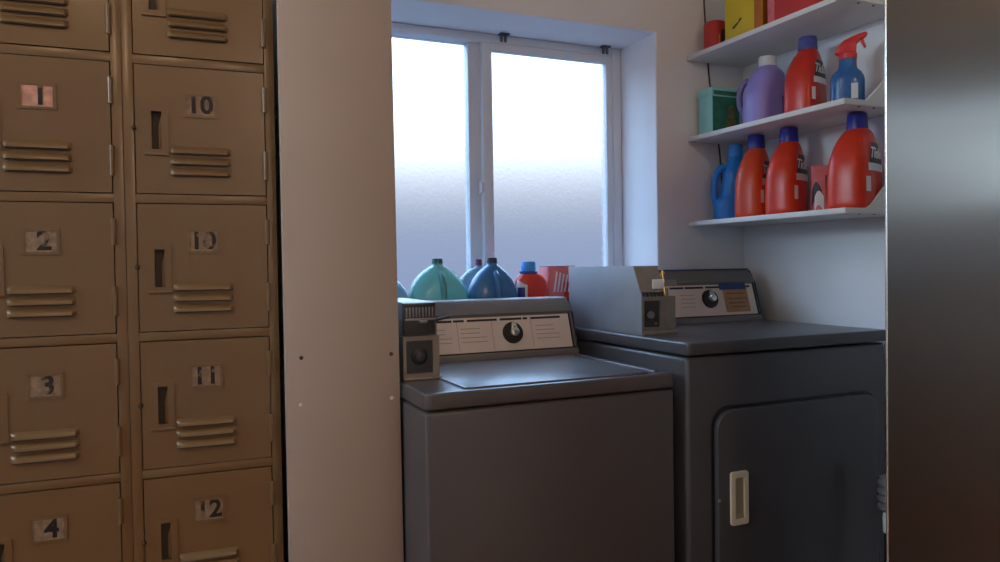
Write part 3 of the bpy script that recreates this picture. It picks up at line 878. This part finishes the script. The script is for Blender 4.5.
# teal carton
R = thing('detergent_carton', 'pale teal and green carton at the far end of the middle shelf', 'box', (1.91, 2.255, SZ[1]+ST), rad(0))
bx0, bx1, by0, by1 = -.060, .068, -.036, .040
b = new(); add_box(b, bx0, bx1, by0, by1, 0, .152, .0015); obj('carton', b, 'teal', R)
b = new(); add_box(b, bx0-.003, bx1+.003, by0-.003, by1+.003, .144, .172, .0015); obj('lid', b, 'teal', R)
b = new(); add_box(b, bx0+.002, bx1-.002, by0-.0008, by0-.0001, .002, .139); p_ = obj('printed_front', b, 'green', R, label='dark green printed side')
b = new(); add_prism(b, [(0, .015), (.03, .02), (.05, .05), (.045, .09), (.03, .115), (.012, .10), (.005, .06)], 'y', by0-.0014, by0-.0009); obj('leaf_picture', b, 'olive', p_)
b = new(); add_box(b, bx0+.004, bx1-.002, by0-.0040, by0-.0031, .145, .160); obj('lid_band', b, 'green', R, label='green band on the lid')

# spray bottle
R = thing('spray_bottle', 'blue spray bottle with red trigger head on the middle shelf', 'spray bottle', (1.935, 1.695, SZ[1]+ST), rad(-46))
L = Loft([(0, 0, 0, .046, .032, 2.6), (.008, 0, 0, .049, .035, 2.6), (.08, 0, 0, .049, .035, 2.6), (.102, 0, 0, .042, .032, 2.4), (.118, .001, 0, .027, .026, 2.1), (.150, .002, 0, .024, .024, 2)])
obj('bottle_body', L.mesh(), 'spray_blue', R)
obj('label', L.patch(-84, -62, .020, .066, .0008), 'label_w', R, label='small white label')
b = new(); add_lathe(b, [(.026, 0), (.026, .016), (.020, .020)], (.002, 0, .146)); obj('collar', b, 'red_plastic', R)
b = new(); add_prism(b, [(-.022, .160), (-.030, .163), (-.036, .170), (-.028, .186), (-.010, .204), (.014, .214), (.036, .221), (.054, .224), (.057, .216), (.050, .208), (.036, .203), (.026, .190), (.024, .162)], 'y', -.011, .011, .003)
hd = obj('trigger_head', b, 'red_plastic', R)
b = new(); add_prism(b, [(.034, .206), (.044, .208), (.047, .196), (.053, .180), (.048, .176), (.041, .190)], 'y', -.006, .006, .001); obj('trigger', b, 'red_plastic', hd)

# top shelf
R = thing('detergent_can', 'red can with dark label at the far end of the top shelf', 'can', (1.880, 2.235, SZ[0]+ST))
b = new(); add_lathe(b, [(.038, 0), (.041, .003), (.041, .098), (.039, .106), (.030, .111)], (0, 0, 0), 'z', 40); obj('can_body', b, 'red', R)
Lc = Loft([(0, 0, 0, .041, .041, 2), (.11, 0, 0, .041, .041, 2)])
obj('label', Lc.patch(-100, -10, .010, .075, .0008), 'label_k', R, label='black printed label')
obj('stripe', Lc.patch(-112, -107, .012, .055, .001), 'yellow', R); 
R = thing('detergent_box', 'yellow and orange detergent carton on the top shelf', 'box', (1.905, 2.060, SZ[0]+ST), rad(4))
b = new(); add_box(b, -.055, .055, -.085, .085, 0, .24, .003); obj('carton', b, 'yellow', R)
b = new(); add_box(b, -.052, .052, -.0858, -.0851, .004, .236); obj('printed_side', b, 'orange_p', R, label='orange-brown printed side')
b = new(); add_box(b, -.0558, -.0551, -.084, -.052, .004, .236); obj('edge_print', b, 'orange_p', R)
b = new(); add_prism(b, [(.050, .045), (.044, .052), (.020, .063), (.012, .074), (.004, .070), (.022, .056), (.040, .044)], 'x', -.0560, -.0551); obj('printed_mark', b, 'label_k', R)
R = thing('soap_box', 'red carton at the near end of the top shelf', 'box', (1.905, 1.838, SZ[0]+ST), rad(-3))
b = new(); add_box(b, -.055, .055, -.105, .105, 0, .21, .003); obj('carton', b, 'red', R)
b = new(); add_box(b, -.0558, -.0551, .070, .103, .004, .206); obj('edge_print', b, 'pink', R, label='pink strip')

# ------------------------------------------------------------------ things on the window sill
SILL = RZ0+.012
def dome_jug(name, x, y, hw, hd, H, m, capm, label, handle=None, rot=0, capr=.019, caph=.014, lean=0.0):
    R = thing(name, label, 'bottle', (x, y, SILL), rot, 'jugs on the window sill')
    hb = H-caph
    L = Loft([(0, 0, 0, hw*.95, hd*.9, 3), (.012, 0, 0, hw, hd, 3), (hb*.50, 0, 0, hw, hd, 3), (hb*.62, 0, 0, hw*.97, hd*.97, 2.8), (hb*.75, lean*.3, 0, hw*.84, hd*.84, 2.6),
              (hb*.86, lean*.7, 0, hw*.60, hd*.64, 2.4), (hb*.935, lean, 0, hw*.33, hd*.42, 2.2), (hb*.965, lean, 0, capr*.98, capr*.98, 2), (hb, lean, 0, capr*.9, capr*.9, 2)])
    obj('jug_body', L.mesh(), m, R)
    obj('cap', cap_bm(capr*1.02, caph+.003, lean, 0, hb-.003), capm, R)
    if handle:
        t = new()
        pts = [L.pt(L.row(z_), rad(-90), o_) for z_, o_ in ((hb*.86, -.009), (hb*.80, .002), (hb*.70, .004), (hb*.55, .005), (hb*.35, .009), (hb*.25, -.003))]
        add_tube(t, smooth_path(pts), .0115, 12)
        obj('handle', t, handle, R, label='darker handle')
    return R
dome_jug('cleaner_jug', .845, 2.415, .102, .060, .285, 'jug_green', 'jug_dark', 'seafoam green jug with dark cap on the window sill', 'jug_stripe')
dome_jug('cleaner_jug', 1.036, 2.392, .088, .054, .285, 'jug_blue', 'jug_navy', 'dark blue jug with navy cap on the window sill', 'jug_blue')
dome_jug('cleaner_jug', 1.030, 2.497, .098, .040, .281, 'jug_pale', 'cap_purple', 'pale blue jug with small purple cap behind the dark blue jug', None, capr=.012, caph=.018)
dome_jug('cleaner_jug', .665, 2.42, .078, .055, .255, 'jug_pale', 'white', 'pale jug mostly hidden behind the white board', None)

R = thing('detergent_bottle', 'small orange bottle with bright blue cap on the window sill', 'bottle', (1.190, 2.405, SILL))
L = Loft([(0, 0, 0, .054, .032, 2.8), (.010, 0, 0, .058, .036, 2.8), (.17, 0, 0, .058, .036, 2.8), (.205, 0, 0, .054, .034, 2.6), (.222, -.004, 0, .040, .030, 2.3), (.232, -.008, 0, .028, .027, 2)])
obj('bottle_body', L.mesh(), 'orange', R)
b = new(); add_lathe(b, [(.032, 0), (.032, .010), (.028, .012)], (-.008, 0, .226), 'z', 32); c_ = obj('pour_collar', b, 'label_b', R, label='dark blue collar')
b = new(); add_lathe(b, [(.0265, 0), (.0262, .030), (.024, .034)], (-.008, 0, .236), 'z', 32); obj('cap', b, 'blue_l', R, label='bright blue cap')
o_ = obj('label', L.patch(-175, -112, .10, .208, .0008, shape=lambda u, v, a, zz: (a, zz-.02*u)), 'label_w', R, label='white and blue label')
obj('label_print', L.patch(-165, -122, .14, .180, .0015), 'label_b', o_)

R = thing('dryer_sheet_box', 'pink-red box with white lettering beside the small orange bottle', 'box', (1.304, 2.425, SILL))
b = new(); add_box(b, -.050, .060, -.035, .035, 0, .252, .003); obj('carton', b, 'pink', R)
b = new(); add_box(b, -.0495, .0595, -.0345, .0345, .2522, .2534); obj('top_flap', b, 'purple_d', R, label='purple top edge')
b = new()
for k, xx in enumerate((-.030, -.016, -.002, .012, .028)):
    add_prism(b, [(xx, .160), (xx+.006, .160), (xx+.018, .232-.004*k), (xx+.012, .234-.004*k)], 'y', -.0360, -.0351)
obj('lettering', b, 'label_w', R)
b = new(); add_box(b, .012, .055, -.0358, -.0351, .13, .195); obj('print_panel', b, 'redor', R)

# ------------------------------------------------------------------ duct beside the dryer
R = thing('drain_hose', 'grey ribbed hose end with white collar between the dryer and the refrigerator', 'hose', (1.863, 1.50, 0))
t = new(); add_lathe(t, [(.060, 0), (.060, .010), (.020, .030), (.011, .045), (.011, .425)], (0, 0, 0), 'z', 20); obj('stand_pipe', t, 'black', R, label='dark upright pipe')
t = new(); add_lathe(t, [(.013, .420), (.020, .428), (.021, .470), (.017, .492)], (.006, -.004, 0), 'z', 20); obj('collar', t, 'white', R, label='white collar')
t = new(); prof = [(.016, .486)]
for k in range(4):
    z = .490+k*.023
    prof += [(.022, z), (.028, z+.006), (.028, z+.014), (.022, z+.020)]
prof += [(.022, .586), (.010, .592)]
add_lathe(t, prof, (0, 0, 0), 'z', 24); obj('ribbed_hose', t, 'duct', R)

# ------------------------------------------------------------------ refrigerator
FX, FY0, FY1, FZ = 1.250, .33, 1.0115, 1.86
R = thing('refrigerator', 'tall brushed stainless steel refrigerator at the right edge', 'refrigerator', (1.66, .67, 0))
b = new(); add_box(b, FX+.075, 2.04, FY0+.004, FY1-.006, .05, FZ-.004, .006); wpart(R, 'cabinet', b, 'fridge_body')
b = new(); add_box(b, FX+.062, FX+.076, FY0+.012, FY1-.012, .07, FZ-.012); wpart(R, 'gasket', b, 'gasket')
b = new(); add_box(b, FX, FX+.062, FY0, FY1, .06, FZ, .007, 4); dd = wpart(R, 'door', b, 'steel')
b = new(); add_tube(b, [(FX+.0035, FY1-.0035, .07), (FX+.0035, FY1-.0035, 1.0), (FX+.0035, FY1-.0035, FZ-.01)], .0042, 20); wpart(R, 'edge_glint', b, 'chrome', dd, 'added bright strip for the edge highlight')  # added chrome strip standing for the window highlight on the rounded door edge
b = new(); add_tube(b, [(FX+.004, FY0+.06, .75), (FX-.045, FY0+.06, .77), (FX-.045, FY0+.06, 1.43), (FX+.004, FY0+.06, 1.45)], .011, 14); wpart(R, 'door_handle', b, 'chrome', dd)
b = new(); add_box(b, FX+.08, 2.03, FY0+.02, FY1-.02, 0, .052); wpart(R, 'plinth', b, 'black')

# ------------------------------------------------------------------ light
wld = bpy.data.worlds.new('overcast_sky'); scene.world = wld
wld.use_nodes = True
N = wld.node_tree.nodes; Lk = wld.node_tree.links
bg = N['Background']
tc = N.new('ShaderNodeTexCoord'); sp = N.new('ShaderNodeSeparateXYZ')
Lk.new(tc.outputs['Generated'], sp.inputs[0])
rp = N.new('ShaderNodeValToRGB')
cr = rp.color_ramp
cr.interpolation = 'B_SPLINE'
cr.elements[0].position = .45; cr.elements[0].color = (.042, .051, .072, 1)
cr.elements[1].position = .70; cr.elements[1].color = (.47, .72, 1.0, 1)
e = cr.elements.new(.515); e.color = (.044, .052, .071, 1)
e = cr.elements.new(.550); e.color = (.068, .073, .080, 1)
e = cr.elements.new(.59); e.color = (.23, .24, .245, 1)
mr = N.new('ShaderNodeMapRange'); mr.inputs['From Min'].default_value = -1; mr.inputs['From Max'].default_value = 1
Lk.new(sp.outputs['Z'], mr.inputs['Value']); Lk.new(mr.outputs['Result'], rp.inputs['Fac'])
Lk.new(rp.outputs['Color'], bg.inputs['Color'])
bg.inputs['Strength'].default_value = 7.7

def light(name, kind, loc, energy, color, rot=(0, 0, 0), **k):
    d = bpy.data.lights.new(name, kind); d.energy = energy; d.color = color
    for a, v in k.items(): setattr(d, a, v)
    o = bpy.data.objects.new(name, d); COL.objects.link(o); o.location = loc; o.rotation_euler = rot
    return o
light('ceiling_lamp', 'POINT', (-.34, .55, 2.40), 7.5, (1, .66, .38), shadow_soft_size=.11)
light('room_fill_lamp', 'POINT', (.75, -1.15, 2.38), 17, (1, .72, .48), shadow_soft_size=.12)  # added second lamp out of view, warming the laundry consoles
# added cool fill light on the left wall, for an assumed window out of view
light('left_fill_light', 'AREA', (XL+.012, 1.15, 2.16), 46, (.62, .83, 1), (0, rad(-90), 0), shape='RECTANGLE', size=.50, size_y=1.30)

pl = light('sky_portal', 'AREA', ((RX0+RX1)/2, WY+.10, (RZ0+RZ1)/2), 1, (1, 1, 1), (rad(-90), 0, 0), shape='RECTANGLE', size=RX1-RX0, size_y=RZ1-RZ0)
pl.data.cycles.is_portal = True

# ------------------------------------------------------------------ camera
f, yaw, pitch, roll = 755.1914, rad(24.0162), rad(1.1867), rad(.8279)
F = Vector((math.sin(yaw)*math.cos(pitch), math.cos(yaw)*math.cos(pitch), -math.sin(pitch)))
Rv = Vector((math.cos(yaw), -math.sin(yaw), 0)); U = Rv.cross(F)
Xc = Rv*math.cos(roll)-U*math.sin(roll); Yc = Rv*math.sin(roll)+U*math.cos(roll)
cd = bpy.data.cameras.new('camera'); cam = bpy.data.objects.new('camera', cd); COL.objects.link(cam)
cd.sensor_fit = 'HORIZONTAL'; cd.sensor_width = 36; cd.lens = 36*f/1000; cd.clip_start = .02
m = Matrix((Xc.to_4d(), Yc.to_4d(), (-F).to_4d(), Vector((0, 0, 0, 1)))).transposed()
for i in range(3): m[3][i] = 0
m[0][3], m[1][3], m[2][3] = 0, 0, 1.2003
m[3][3] = 1
cam.matrix_world = m
scene.camera = cam

vs = scene.view_settings
vs.view_transform = 'Standard'; vs.look = 'None'; vs.exposure = 0; vs.gamma = 1; vs.use_curve_mapping = False
scene.cycles.max_bounces = 10
scene.cycles.diffuse_bounces = 5
scene.cycles.transparent_max_bounces = 12
scene.cycles.caustics_reflective = False
scene.cycles.caustics_refractive = True
scene.cycles.sample_clamp_indirect = 6
